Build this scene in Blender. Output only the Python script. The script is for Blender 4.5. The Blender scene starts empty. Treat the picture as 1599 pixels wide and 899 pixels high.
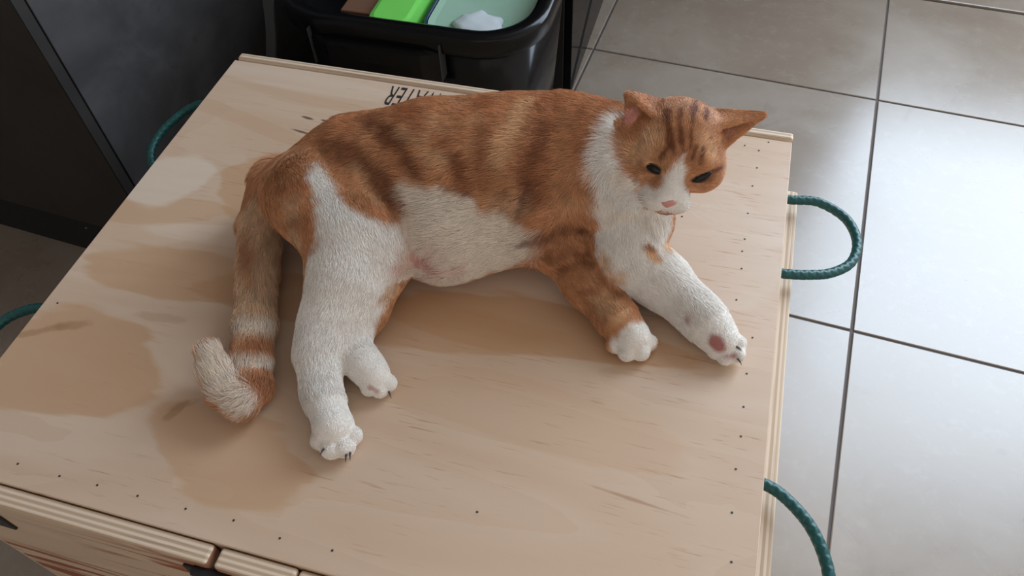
import bpy, bmesh, math
import numpy as np
from mathutils import Vector, Matrix

scene = bpy.context.scene
col = scene.collection
rng = np.random.default_rng(7)

# ---------------- camera ----------------
cam_data = bpy.data.cameras.new('camera')
cam = bpy.data.objects.new('camera', cam_data)
col.objects.link(cam)
cam.location = (0.5919, -0.1398, 1.0473)
cam.rotation_euler = (0.6573, 0.0357, 0.2677)
cam_data.sensor_width = 36.0
cam_data.lens = 36.0 * 1212.84 / 1599.0
cam_data.clip_start = 0.02
scene.camera = cam

# ---------------- world, daylight, exposure ----------------
world = bpy.data.worlds.new('world')
scene.world = world
world.use_nodes = True
bg = world.node_tree.nodes['Background']
bg.inputs[0].default_value = (1.0, 0.92, 0.86, 1)
bg.inputs[1].default_value = 0.80

WIN_X0, WIN_X1, WIN_Z0, WIN_Z1, WALL_Y = 1.02, 2.90, 0.48, 2.84, 1.97
win = bpy.data.lights.new('window_daylight', 'AREA')
win.shape = 'RECTANGLE'
win.size = WIN_X1 - WIN_X0
win.size_y = WIN_Z1 - WIN_Z0
win.energy = 138
win.color = (0.68, 0.83, 1.0)
wo = bpy.data.objects.new('window_daylight', win)
col.objects.link(wo)
wo.location = ((WIN_X0 + WIN_X1) / 2, WALL_Y + 0.06, (WIN_Z0 + WIN_Z1) / 2)
wo.rotation_euler = (math.radians(-90), 0, 0)

scene.view_settings.view_transform = 'Standard'
scene.view_settings.look = 'None'
scene.view_settings.exposure = 0.0
scene.view_settings.gamma = 1.0
scene.view_settings.use_curve_mapping = False

# ---------------- helpers ----------------
class NT:
    """small node-graph builder for one material"""
    def __init__(self, name):
        self.m = bpy.data.materials.new(name)
        self.m.use_nodes = True
        self.t = self.m.node_tree
        self.b = self.t.nodes['Principled BSDF']
        self.oc = None
    def n(self, typ, **kw):
        nd = self.t.nodes.new(typ)
        for k, v in kw.items(): setattr(nd, k, v)
        return nd
    def put(self, sock, v):
        if hasattr(v, 'is_output') and v.is_output: self.t.links.new(v, sock)
        elif v is not None: sock.default_value = v
    def obj(self):
        if self.oc is None: self.oc = self.n('ShaderNodeTexCoord').outputs['Object']
        return self.oc
    def mapping(self, scale=(1, 1, 1), rot=(0, 0, 0), loc=(0, 0, 0), vec=None):
        m = self.n('ShaderNodeMapping')
        self.put(m.inputs['Vector'], vec or self.obj())
        m.inputs['Scale'].default_value = scale
        m.inputs['Rotation'].default_value = rot
        m.inputs['Location'].default_value = loc
        return m.outputs[0]
    def noise(self, scale, detail=3, rough=.5, vec=None, dist=0):
        x = self.n('ShaderNodeTexNoise')
        self.put(x.inputs['Vector'], vec or self.obj())
        x.inputs['Scale'].default_value = scale
        x.inputs['Detail'].default_value = detail
        x.inputs['Roughness'].default_value = rough
        x.inputs['Distortion'].default_value = dist
        return x.outputs['Fac']
    def math(self, op, a, b=None, clamp=False):
        x = self.n('ShaderNodeMath', operation=op, use_clamp=clamp)
        self.put(x.inputs[0], a)
        if b is not None: self.put(x.inputs[1], b)
        return x.outputs[0]
    def rng(self, v, a, b, c=0.0, d=1.0, smooth=True):
        x = self.n('ShaderNodeMapRange')
        if smooth: x.interpolation_type = 'SMOOTHSTEP'
        self.put(x.inputs[0], v)
        for i, q in enumerate((a, b, c, d)): x.inputs[i + 1].default_value = q
        return x.outputs[0]
    def mix(self, f, a, b, mode='MIX'):
        x = self.n('ShaderNodeMix', data_type='RGBA', blend_type=mode)
        self.put(x.inputs[0], f)
        self.put(x.inputs[6], a if not isinstance(a, tuple) else (*a[:3], 1))
        self.put(x.inputs[7], b if not isinstance(b, tuple) else (*b[:3], 1))
        return x.outputs[2]
    def ellipse(self, cx, cy, rx, ry, ang=0, wob=.25, soft=.15, nscale=14, nvec=None):
        """1 inside a wobbly ellipse on the xy plane"""
        v = self.n('ShaderNodeVectorMath', operation='SUBTRACT')
        self.put(v.inputs[0], self.obj()); v.inputs[1].default_value = (cx, cy, 0)
        r = self.n('ShaderNodeVectorRotate', rotation_type='Z_AXIS')
        self.t.links.new(v.outputs[0], r.inputs['Vector']); r.inputs['Angle'].default_value = -ang
        s = self.n('ShaderNodeVectorMath', operation='MULTIPLY')
        self.t.links.new(r.outputs[0], s.inputs[0]); s.inputs[1].default_value = (1 / rx, 1 / ry, 0)
        l = self.n('ShaderNodeVectorMath', operation='LENGTH')
        self.t.links.new(s.outputs[0], l.inputs[0])
        d = self.math('ADD', l.outputs['Value'], self.math('MULTIPLY', self.math('SUBTRACT', self.noise(nscale, 3, .5, nvec), .5), wob * 2))
        return self.rng(d, 1 + soft, 1 - soft)
    def done(self, color=None, rough=None, metal=None, bump=None, bstr=.2, bdist=.002, spec=None):
        if color is not None: self.put(self.b.inputs['Base Color'], (*color[:3], 1) if isinstance(color, tuple) else color)
        if rough is not None: self.put(self.b.inputs['Roughness'], rough)
        if metal is not None: self.put(self.b.inputs['Metallic'], metal)
        if spec is not None: self.put(self.b.inputs['Specular IOR Level'], spec)
        if bump is not None:
            bp = self.n('ShaderNodeBump'); bp.inputs['Strength'].default_value = bstr; bp.inputs['Distance'].default_value = bdist
            self.put(bp.inputs['Height'], bump); self.t.links.new(bp.outputs[0], self.b.inputs['Normal'])
        return self.m

def s2l(r, g, b):
    return tuple((((x / 255) + .055) / 1.055) ** 2.4 if x > 10 else x / 255 / 12.92 for x in (r, g, b))

def finish(name, bm, mat, parent=None, smooth=False, angle=None):
    me = bpy.data.meshes.new(name)
    bmesh.ops.recalc_face_normals(bm, faces=bm.faces)
    bm.to_mesh(me); bm.free()
    return link(name, me, mat, parent, smooth)

def link(name, me, mat, parent=None, smooth=False):
    if mat is not None and not me.materials: me.materials.append(mat)
    if smooth: me.polygons.foreach_set('use_smooth', [True] * len(me.polygons))
    o = bpy.data.objects.new(name, me)
    col.objects.link(o)
    if parent is not None: adopt(o, parent)
    return o

def adopt(o, parent):
    o.parent = parent
    if parent.get('_keep'): return
    M = Matrix.LocRotScale(parent.location, parent.rotation_euler, None) if parent.parent is None else None
    if M is not None and parent.type == 'EMPTY' and not parent.get('local'):
        o.matrix_parent_inverse = M.inverted()

def thing(name, label, cat, loc=(0, 0, 0), rotz=0, local=False, group=None):
    o = bpy.data.objects.new(name, None)
    col.objects.link(o)
    o.location = loc; o.rotation_euler = (0, 0, rotz)
    o.empty_display_size = .05
    o['label'] = label; o['category'] = cat
    if local: o['local'] = 1
    if group: o['group'] = group
    return o

def struct(o):
    o['kind'] = 'structure'
    return o

def box_bm(x0, x1, y0, y1, z0, z1, bev=0, seg=2, bm=None):
    b = bmesh.new()
    r = bmesh.ops.create_cube(b, size=1)
    bmesh.ops.scale(b, vec=(x1 - x0, y1 - y0, z1 - z0), verts=b.verts)
    bmesh.ops.translate(b, vec=((x0 + x1) / 2, (y0 + y1) / 2, (z0 + z1) / 2), verts=b.verts)
    if bev: bmesh.ops.bevel(b, geom=list(b.edges), offset=bev, segments=seg, profile=.5, affect='EDGES')
    if bm is None: return b
    me = bpy.data.meshes.new('tmp'); b.to_mesh(me); b.free(); bm.from_mesh(me); bpy.data.meshes.remove(me)
    return bm

def catmull(pts, per=12, closed=False):
    P = [Vector(p) for p in pts]
    Q = [2 * P[0] - P[1]] + P + [2 * P[-1] - P[-2]]
    out = []
    for i in range(1, len(Q) - 2):
        for k in range(per):
            t = k / per
            a, b, c, d = Q[i - 1], Q[i], Q[i + 1], Q[i + 2]
            out.append(.5 * ((2 * b) + (c - a) * t + (2 * a - 5 * b + 4 * c - d) * t * t + (3 * b - a - 3 * c + d) * t ** 3))
    out.append(P[-1])
    return out

def tube_mesh(name, path, rad, seg=12, ripple=None):
    """swept tube; rad is a number or a function of (0..1); ripple(s, angle) scales the radius"""
    V, F = [], []
    up = Vector((0, 0, 1))
    s = 0; prev = None; L = sum((path[i + 1] - path[i]).length for i in range(len(path) - 1))
    for i, p in enumerate(path):
        t = (path[min(i + 1, len(path) - 1)] - path[max(i - 1, 0)]).normalized()
        if prev is not None: s += (p - prev).length
        prev = p
        if abs(t.dot(up)) > .95: up = Vector((0, 1, 0))
        a = t.cross(up).normalized(); b = a.cross(t).normalized()
        r0 = rad(s / L) if callable(rad) else rad
        for k in range(seg):
            an = 2 * math.pi * k / seg
            r = r0 * (ripple(s, an) if ripple else 1)
            V.append(p + a * (r * math.cos(an)) + b * (r * math.sin(an)))
    n = len(path)
    for i in range(n - 1):
        for k in range(seg):
            k2 = (k + 1) % seg
            F.append((i * seg + k, i * seg + k2, (i + 1) * seg + k2, (i + 1) * seg + k))
    F.append(tuple(range(seg))[::-1]); F.append(tuple((n - 1) * seg + k for k in range(seg)))
    me = bpy.data.meshes.new(name)
    me.from_pydata([tuple(v) for v in V], [], F)
    me.update()
    return me

def rrect(x0, x1, y0, y1, r, z, seg=8):
    pts = []
    for cx, cy, a0 in ((x1 - r, y1 - r, 0), (x0 + r, y1 - r, 90), (x0 + r, y0 + r, 180), (x1 - r, y0 + r, 270)):
        for k in range(seg + 1):
            a = math.radians(a0 + 90 * k / seg)
            pts.append((cx + r * math.cos(a), cy + r * math.sin(a), z))
    return pts

def loft_bm(rings, cap0=True, cap1=True):
    bm = bmesh.new()
    R = [[bm.verts.new(p) for p in ring] for ring in rings]
    n = len(R[0])
    for a, b in zip(R[:-1], R[1:]):
        for k in range(n):
            bm.faces.new((a[k], a[(k + 1) % n], b[(k + 1) % n], b[k]))
    if cap0: bm.faces.new(R[0][::-1])
    if cap1: bm.faces.new(R[-1])
    return bm

# ---------------- materials ----------------
def mat_plain(name, c, rough=.5, spec=.5, metal=0, var=.08, scale=60):
    g = NT(name)
    k = g.noise(scale, 3)
    colr = g.mix(k, tuple(x * (1 - var) for x in c), tuple(min(x * (1 + var), 1) for x in c))
    return g.done(colr, rough, metal, spec=spec)

def mat_plywood():
    g = NT('plywood_face')
    # broad cathedral figure, stretched along the board (x)
    v = g.mapping((2.2, 9.0, 1), rot=(0, 0, .06), loc=(.4, 1.7, 0))
    fig = g.noise(1.0, 3, .45, v, .9)
    bands = g.math('FRACT', g.math('MULTIPLY', fig, 5.5))
    edge = g.rng(bands, .0, .9)
    pale, mid, tan_ = (.650, .492, .365), (.610, .440, .308), (.535, .352, .222)
    c = g.mix(g.rng(fig, .42, .62), pale, mid)
    c = g.mix(g.math('MULTIPLY', edge, .28), c, tan_)
    # darker heartwood fields with their own outlines
    field = (.525, .305, .160)
    gv = g.mapping((.45, 2.2, 1), loc=(.3, .1, 0))
    for (cx, cy, rx, ry, an, k) in ((.075, .122, .090, .055, -.12, .70), (.470, .262, .140, .034, .05, .80), (.33, .240, .17, .034, .0, .7),
                                   (.100, .238, .105, .030, .08, .65), (.135, .375, .052, .050, .3, .70), (.255, .070, .085, .040, -.2, .55),
                                   (.050, .318, .085, .020, .25, .45), (.13, .525, .16, .010, -.1, .25), (.08, .470, .12, .012, -.25, .3), (.50, .17, .14, .035, -.1, .25)):
        c = g.mix(g.math('MULTIPLY', g.ellipse(cx, cy, rx, ry, an, .75, .07, 11, gv), k), c, field)
    for (cx, cy, rx, ry, an, k) in ((.035, .365, .048, .045, .5, .85), (.16, .30, .10, .014, .1, .5), (.10, .555, .12, .02, 0, .4), (.62, .40, .08, .10, 0, .4)):
        c = g.mix(g.math('MULTIPLY', g.ellipse(cx, cy, rx, ry, an, .6, .10, 11, gv), k), c, (.69, .565, .445))
    # resin streak and scuffs near the left edge
    for (cx, cy, rx, ry, an, k) in ((.014, .142, .036, .0045, .50, .55), (.043, .157, .016, .0060, .35, .6), (.125, .187, .022, .005, .08, .25), (.194, .100, .012, .004, 1.0, .5), (.20, .108, .02, .004, .6, .3)):
        c = g.mix(g.math('MULTIPLY', g.ellipse(cx, cy, rx, ry, an, .9, .35, 60), k), c, (.33, .185, .085))
    # short dark pores along the grain
    p1 = g.noise(1, 2, .6, g.mapping((26, 420, 1), rot=(0, 0, .05)))
    p2 = g.noise(1, 2, .5, g.mapping((7, 60, 1), rot=(0, 0, .05)))
    big = g.noise(5, 2)
    pore = g.math('MULTIPLY', g.rng(p1, .60, .74), g.rng(big, .42, .62))
    c = g.mix(g.math('MULTIPLY', pore, .6), c, (.40, .19, .10))
    c = g.mix(g.math('MULTIPLY', g.rng(p2, .45, .75), .16), c, tan_)
    long_ = g.ellipse(.600, .119, .034, .0014, -.09, .7, .5, 40)
    c = g.mix(g.math('MULTIPLY', long_, .55), c, (.33, .16, .08))
    for cx, cy, rx in ((.147, .468, .013), (.142, .493, .008), (.165, .493, .006)):
        c = g.mix(g.math('MULTIPLY', g.ellipse(cx, cy, rx, .0018, -.15, .5, .4, 80), .85), c, (.10, .05, .035))
    return g.done(c, g.rng(p2, .2, .8, .27, .37), bump=g.math('SUBTRACT', p2, pore), bstr=.12, bdist=.0006, spec=.5)

def mat_ply_edge(axis):
    """stacked veneers: lines run along the board, alternating across it"""
    g = NT('plywood_edge_' + axis)
    sep = g.n('ShaderNodeSeparateXYZ'); g.put(sep.inputs[0], g.obj())
    s = sep.outputs[{'x': 0, 'y': 1, 'z': 2}[axis]]
    st = g.math('SINE', g.math('MULTIPLY', s, 2 * math.pi / .0050))
    sc = {'x': (400, 8, 40), 'y': (8, 400, 40), 'z': (8, 8, 400)}[axis]
    n = g.noise(1, 3, .6, g.mapping(sc))
    c = g.mix(g.rng(st, -.6, .8), (.50, .36, .235), (.72, .58, .44))
    c = g.mix(g.math('MULTIPLY', g.rng(n, .55, .72), .55), c, (.26, .16, .10))
    return g.done(c, .6, bump=st, bstr=.08, bdist=.0004)

def mat_front_ply():
    g = NT('front_plywood')
    v = g.mapping((3, 3, 26), rot=(0, .12, 0))
    n = g.noise(1, 3, .5, v, .6)
    c = g.mix(n, (.50, .36, .24), (.60, .46, .33))
    r = g.noise(1, 3, .6, g.mapping((5, 5, 55), rot=(0, .10, 0)), dist=.5)
    m = g.rng(g.noise(1, 1, .5, g.mapping((2.5, 2, 9), rot=(0, .1, 0), loc=(.3, 0, .2))), .46, .60)
    c = g.mix(g.math('MULTIPLY', g.rng(r, .48, .58), m), c, (.26, .075, .03))
    return g.done(c, .55, bump=n, bstr=.15)

def mat_tile():
    g = NT('concrete_tile')
    oi = g.n('ShaderNodeObjectInfo')
    off = g.n('ShaderNodeVectorMath', operation='ADD'); g.put(off.inputs[0], g.obj())
    sc = g.n('ShaderNodeVectorMath', operation='SCALE'); sc.inputs[0].default_value = (13, 7, 3); g.put(sc.inputs['Scale'], oi.outputs['Random'])
    g.t.links.new(sc.outputs[0], off.inputs[1])
    v = off.outputs[0]
    n = g.noise(3.2, 5, .6, v, .3); f = g.noise(40, 4, .65, v); big = g.noise(7, 4, .6, v, 1.0)
    c = g.mix(g.rng(n, .3, .7), (.235, .185, .140), (.305, .255, .208))
    c = g.mix(g.math('MULTIPLY', g.rng(f, .5, .75), .25), c, (.37, .325, .28))
    c = g.mix(g.math('MULTIPLY', g.rng(big, .60, .70), .25), c, (.175, .130, .095))
    sp = g.noise(75, 1, .5, v)
    c = g.mix(g.math('MULTIPLY', g.rng(sp, .80, .84), .5), c, (.12, .10, .09))
    return g.done(c, g.rng(n, .3, .7, .24, .34), bump=f, bstr=.015, bdist=.001, spec=.9)

def mat_cabinet(name, a, b, rough):
    g = NT(name)
    n = g.noise(6, 6, .62, None, .6); f = g.noise(50, 4, .6)
    c = g.mix(g.rng(n, .32, .7), a, b)
    c = g.mix(g.math('MULTIPLY', g.rng(f, .62, .75), .5), c, tuple(x * .55 for x in a))
    return g.done(c, rough, bump=f, bstr=.05)

def mat_attr(name, attr, rough, spec):
    g = NT(name)
    at = g.n('ShaderNodeAttribute', attribute_name=attr)
    return g.done(at.outputs['Color'], rough, spec=spec)

PLY = mat_plywood()
EDGE_X, EDGE_Y = mat_ply_edge('x'), mat_ply_edge('y')
FRONT = mat_front_ply()
TILE = mat_tile()
GROUT = mat_plain('dark_grout', (.10, .085, .08), .8)
CAB_DARK = mat_cabinet('dark_laminate', (.012, .0105, .0095), (.022, .019, .017), .5)
CAB_GREY = mat_cabinet('grey_stone_laminate', (.028, .027, .0275), (.060, .058, .059), .5)
BLACK = mat_plain('black_plastic', (.004, .004, .0045), .20, spec=.22)
BLACK_GLOSS = mat_plain('gloss_black', (.006, .006, .007), .05, spec=.05)
BLACK_MATT = mat_plain('matt_black', (.006, .006, .006), .7)
METAL = mat_plain('black_metal', (.02, .02, .021), .4, metal=.3)
STEEL = mat_plain('screw_steel', (.45, .44, .42), .35, metal=.9)
INK = mat_plain('stencil_ink', (.012, .011, .012), .7)
NAIL = mat_plain('nail_dark', (.05, .045, .045), .5, metal=.4)
WALL = mat_plain('wall_paint', (.45, .40, .36), .8)
FRAME = mat_plain('window_frame_paint', (.6, .6, .6), .5)
THRESH = mat_plain('terracotta_strip', (.45, .22, .18), .6, scale=20)
LIME = mat_plain('lime_plastic', (.20, .70, .12), .35, scale=15)
CARD = mat_plain('brown_card', (.16, .075, .04), .7, scale=25)
PALE_LID = mat_plain('pale_lid', (.45, .58, .48), .3, scale=18)
BLUE_RIM = mat_plain('dark_blue_seal', (.01, .02, .07), .35)
WHITE_BAG = mat_plain('white_crumple', (.62, .68, .70), .45, scale=22)
GREY_PLASTIC = mat_plain('grey_plastic', (.045, .047, .048), .4)
CLAW = mat_plain('claw', (.05, .04, .035), .3)
WHISK = mat_plain('whisker', (.75, .73, .70), .4)

def mat_tub():
    g = NT('cloudy_tub')
    n = g.noise(9, 3)
    g.done(g.mix(n, (.42, .72, .50), (.62, .82, .72)), .22)
    g.b.inputs['Transmission Weight'].default_value = .35
    return g.m
TUB = mat_tub()

def mat_rope():
    g = NT('green_rope')
    n = g.noise(700, 2); k = g.noise(90, 2)
    c = g.mix(n, (.003, .042, .042), (.006, .110, .102))
    c = g.mix(g.math('MULTIPLY', g.rng(k, .6, .75), .3), c, (.015, .20, .19))
    return g.done(c, .45)
ROPE = mat_rope()

# ---------------- the room ----------------
TX, TY, TANG, TS = 0.9391, 1.2752, -0.0732, 0.6
floor = link('floor', bpy.data.meshes.new('floor'), None)
bm = box_bm(-2.4, 3.4, -1.6, WALL_Y + .02, -.06, -.0025)
bm.to_mesh(floor.data); bm.free(); floor.data.materials.append(GROUT); struct(floor)
floor['label'] = 'grey concrete-look floor tiles with dark joints'
bm = box_bm(-TS / 2 + .0022, TS / 2 - .0022, -TS / 2 + .0022, TS / 2 - .0022, -.02, 0, .0012, 1)
tile_me = bpy.data.meshes.new('tile'); bm.to_mesh(tile_me); bm.free(); tile_me.materials.append(TILE)
ca, sa = math.cos(TANG), math.sin(TANG)
for j in range(-4, 0):
    for i in range(-5, 3):
        u, w = (i + .5) * TS, (j + .5) * TS
        x, y = TX + u * ca - w * sa, TY + u * sa + w * ca
        if x < -1.9 or x > 2.6: continue
        o = bpy.data.objects.new('tile', tile_me); col.objects.link(o)
        o.location = (x, y, 0); o.rotation_euler = (0, 0, TANG); o.parent = floor
# the cut row by the threshold
bm = box_bm(-TS / 2 + .0022, TS / 2 - .0022, .0022, .3975, -.02, 0, .0012, 1)
cut_me = bpy.data.meshes.new('cut_tile'); bm.to_mesh(cut_me); bm.free(); cut_me.materials.append(TILE)
for i in range(-5, 3):
    u = (i + .5) * TS
    o = bpy.data.objects.new('cut_tile', cut_me); col.objects.link(o)
    o.location = (TX + u * ca, TY + u * sa, 0); o.rotation_euler = (0, 0, TANG); o.parent = floor
tr = finish('trim_1', box_bm(-.55, 2.0, .402, .475, -.02, .004, .002), TILE)
tr.location = (TX, TY, 0); tr.rotation_euler = (0, 0, TANG); struct(tr)
tr['label'] = 'pale stone threshold strip at the edge of the tiles'
tr = finish('trim_2', box_bm(-.55, 2.0, .478, .56, -.02, .006, .002), THRESH)
tr.location = (TX, TY, 0); tr.rotation_euler = (0, 0, TANG); struct(tr)
tr['label'] = 'reddish terracotta strip beyond the pale threshold'

bm = bmesh.new()
for a in ((-1.35, WIN_X0, 0, 2.9), (WIN_X1, 3.4, 0, 2.9), (WIN_X0, WIN_X1, 0, WIN_Z0), (WIN_X0, WIN_X1, WIN_Z1, 2.9)):
    box_bm(a[0], a[1], WALL_Y, WALL_Y + .1, a[2], a[3], bm=bm)
wb = struct(finish('wall_back', bm, WALL)); wb['label'] = 'plain painted back wall around the window'
wl = struct(finish('wall_left_blocker', box_bm(-1.35, -1.25, -1.6, WALL_Y - .001, 0, 2.9), WALL)); wl['label'] = 'unseen plain wall at the left, added to cut ambient light'  # out of view; added to cut ambient light from the left
wfr = struct(finish('wall_front_blocker', box_bm(-1.25, -.05, -1.6, -1.5, 0, 2.9), WALL)); wfr['label'] = 'unseen plain wall stub behind the viewer, added to darken the left side'  # out of view; added to keep light off the left side
ce = struct(finish('ceiling', box_bm(-1.35, 3.4, -1.6, WALL_Y + .1, 2.901, 3.0), WALL)); ce['label'] = 'plain painted ceiling over the room'
wf = thing('window_1', 'large daylight window in the back wall', 'window', ((WIN_X0 + WIN_X1) / 2, WALL_Y, WIN_Z0)); wf['kind'] = 'structure'
bm = bmesh.new()
for a in ((WIN_X0, WIN_X0 + .05, WIN_Z0, WIN_Z1), (WIN_X1 - .05, WIN_X1, WIN_Z0, WIN_Z1), (WIN_X0, WIN_X1, WIN_Z0, WIN_Z0 + .05), (WIN_X0, WIN_X1, WIN_Z1 - .05, WIN_Z1)):
    box_bm(a[0], a[1], WALL_Y - .01, WALL_Y + .04, a[2], a[3], bm=bm)
finish('window_frame', bm, FRAME, wf)
del wf['category']

# ---------------- kitchen cabinet at the left ----------------
cab = thing('kitchen_cabinet', 'dark kitchen cabinet with grey stone-look side panel beside the box', 'cabinet', (-.213, .515, 0), TANG, local=True)
finish('front_panel', box_bm(-.90, 0, -.020, -.002, .120, .86, .0015), CAB_DARK, cab)
finish('side_panel', box_bm(-.018, -.001, .001, 1.10, 0.0, .86, .0012), CAB_GREY, cab)
finish('carcass', box_bm(-.90, -.019, .0125, 1.10, .02, .86), CAB_DARK, cab)
finish('toe_kick', box_bm(-.90, -.0185, .002, .012, 0, .119), BLACK_MATT, cab)
finish('edge_strip', box_bm(.0002, .0012, -.019, -.003, .121, .855, .0003), CAB_DARK, cab)

# ---------------- glossy black cabinet behind the crate ----------------
gc = thing('gloss_cabinet', 'glossy black cabinet mirroring the floor tiles behind the crate', 'cabinet', (.11, 1.45, 0))
finish('body', box_bm(-.09, .310, 1.150, 1.74, .0, .80, .002), BLACK_MATT, gc)
finish('side_panel', box_bm(.311, .326, 1.152, 1.74, .003, .80, .0015), BLACK_GLOSS, gc)

# ---------------- black storage crate and what it holds ----------------
CR = dict(x0=-.065, x1=.356, y0=.748, y1=1.125)
cr = thing('storage_crate', 'black plastic storage crate with rounded rim standing behind the plywood box', 'crate', (.15, .93, 0))
def crate_ring(ins, r, z): return rrect(CR['x0'] + ins, CR['x1'] - ins, CR['y0'] + ins, CR['y1'] - ins, r, z, 10)
bm = loft_bm([crate_ring(.052, .05, 0), crate_ring(.047, .055, .004), crate_ring(.018, .075, .380), crate_ring(.024, .07, .380), crate_ring(.055, .05, .012)])
finish('body', bm, BLACK, cr, True)
rp = [(.017, .368), (.002, .366), (-.001, .370), (-.001, .392), (.003, .3985), (.008, .400), (.018, .4005), (.024, .398), (.026, .392), (.025, .378), (.017, .374)]
R = [crate_ring(a, .098 - a, z) for a, z in rp]
bm = loft_bm(R + [R[0]], False, False)
bmesh.ops.remove_doubles(bm, verts=bm.verts, dist=1e-6)
finish('rim', bm, BLACK, cr, True)
# pull-down grip under the rim at the front
gp = []
for t in range(13):
    x = .022 + (.205 - .022) * t / 12
    gp.append(x)
bm = bmesh.new()
prof = [(.747, .372), (.735, .368), (.733, .345), (.737, .318), (.742, .318), (.740, .345), (.745, .362), (.752, .366)]
rows = []
for t in range(15):
    f = t / 14; x = .012 + .205 * f
    k = min(1, 6 * f, 6 * (1 - f)); k = k * k * (3 - 2 * k)
    rows.append([bm.verts.new((x, .752 + (y - .752) * (.35 + .65 * k), z)) for y, z in prof])
for a, b in zip(rows[:-1], rows[1:]):
    for i in range(len(prof)):
        bm.faces.new((a[i], a[(i + 1) % len(prof)], b[(i + 1) % len(prof)], b[i]))
bm.faces.new(rows[0][::-1]); bm.faces.new(rows[-1])
finish('grip', bm, BLACK, cr)
for x in (.012, .217):
    finish('edge_highlight', box_bm(x - .0007, x + .0007, .740, .76, .325, .385, .0003), GREY_PLASTIC, cr)  # thin grey strips standing in for highlights on the grip's edges

# grey strap-like latch hooked on the crate's left end
sp = catmull([(-.070, .800, .425), (-.074, .792, .395), (-.074, .775, .35), (-.083, .762, .30), (-.098, .752, .24)], 8)
bm = bmesh.new(); rows = []
for i, p in enumerate(sp):
    rows.append([bm.verts.new(p + Vector(d)) for d in ((-.008, -.003, 0), (.008, -.003, 0), (.008, .003, 0), (-.008, .003, 0))])
for a, b in zip(rows[:-1], rows[1:]):
    for k in range(4): bm.faces.new((a[k], a[(k + 1) % 4], b[(k + 1) % 4], b[k]))
bm.faces.new(rows[0][::-1]); bm.faces.new(rows[-1])
finish('latch', bm, GREY_PLASTIC, cr, False)

def small(name, label, cat, bm, mat, smooth=False):
    o = finish(name, bm, mat, None, smooth)
    o['label'] = label; o['category'] = cat
    return o
gb = thing('green_container', 'lime green plastic container in the black crate', 'container', (.12, .86, .02))
finish('body', loft_bm([rrect(.094, .142, .815, .92, .02, .02, 5), rrect(.088, .148, .786, .94, .020, .368, 5), rrect(.091, .145, .789, .937, .018, .368, 5), rrect(.098, .138, .822, .915, .016, .05, 5)]), LIME, gb, False)
finish('lid', loft_bm([rrect(.087, .149, .785, .941, .020, .369, 5), rrect(.086, .150, .784, .942, .021, .380, 5), rrect(.092, .144, .790, .936, .018, .382, 5)]), LIME, gb, False)
small('cardboard_box', 'small brown cardboard box in the black crate beside the green container', 'box', box_bm(.030, .080, .815, .90, .02, .372, .002), CARD)
tb = thing('food_tub', 'cloudy clear tub with dark blue seal standing in the black crate', 'tub', (.245, .88, .02))
finish('body', loft_bm([rrect(.185, .285, .840, .98, .04, .02, 8), rrect(.160, .326, .786, .99, .06, .352, 8), rrect(.164, .322, .790, .986, .058, .352, 8), rrect(.190, .280, .846, .974, .035, .03, 8)]), TUB, tb, False)
R = [rrect(.159 + a, .327 - a, .785 + a, .991 - a, .061 - a, z, 8) for a, z in ((0, .353), (-.002, .357), (0, .361), (.003, .361), (.004, .355))]
finish('seal', loft_bm(R + [R[0]], False, False), BLUE_RIM, tb, True)
finish('lid', loft_bm([rrect(.164, .322, .790, .986, .056, .354, 8), rrect(.164, .322, .790, .986, .056, .358, 8), rrect(.174, .312, .800, .976, .05, .356, 8)]), TUB, tb, False)
bm = bmesh.new(); bmesh.ops.create_icosphere(bm, subdivisions=3, radius=1)
for v in bm.verts:
    k = 1 + .16 * math.sin(7 * v.co.x + 3 * v.co.y) * math.cos(5 * v.co.y + 2)
    v.co = Vector((.245 + .042 * v.co.x * k, .838 + .036 * v.co.y * k, .3585 + max(0, .009 * v.co.z * k)))
bag = small('crumpled_bag', 'small white crumpled bag on the cloudy tub lid in the crate', 'bag', bm, WHITE_BAG, True)

# ---------------- the plywood box ----------------
BW, BD, BH = .7009, .5921, .4446
bx = thing('plywood_box', 'plywood storage box with green rope handles the cat lies on', 'box', (BW / 2, BD / 2, 0))
LT = .009
finish('lid', box_bm(.0, BW - .001, .001, BD - .0140, BH - LT, BH, .0008, 1), PLY, bx)
lid = bpy.data.objects['lid'] if 'lid' in bpy.data.objects and bpy.data.objects['lid'].parent == bx else [o for o in bx.children if o.name.startswith('lid')][0]
bs = finish('back_strip', box_bm(.0015, BW, BD - .0105, BD + .0015, .02, BH + .0008, .003, 3), EDGE_Y, bx)
finish('back_rail', box_bm(.008, BW - .008, BD - .0225, BD - .0107, .02, BH - LT - .0006), FRONT, bx)
finish('side_wall', box_bm(.001, .013, .001, BD - .023, .0, BH - LT - .0003), FRONT, bx)
finish('side_wall', box_bm(BW - .013, BW - .002, .001, BD - .023, .0, BH - LT - .0003), FRONT, bx)
finish('side_batten', box_bm(BW - .0015, BW + .0155, -.014, .533, .0, BH - .030, .003, 2), EDGE_X, bx)
finish('side_batten', box_bm(-.016, .0005, -.014, .533, .0, BH - .10, .003, 2), EDGE_X, bx)
# front: three boards along the top edge, with gaps, over the front wall
finish('front_wall', box_bm(.0135, BW - .0135, .0015, .012, .0, BH - LT - .0003), FRONT, bx)
for x0, x1, dz in ((.0, .2865, .0), (.2925, .3590, -.0005), (.3605, BW, -.0015)):
    bm = box_bm(x0, x1, -.0165, .0003, .0, BH - .0015 + dz, .0028, 3)
    o = finish('front_board', bm, FRONT, bx)
    o.data.materials.append(EDGE_Y)
    for p in o.data.polygons:
        if p.normal.z > .6: p.material_index = 1
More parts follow.
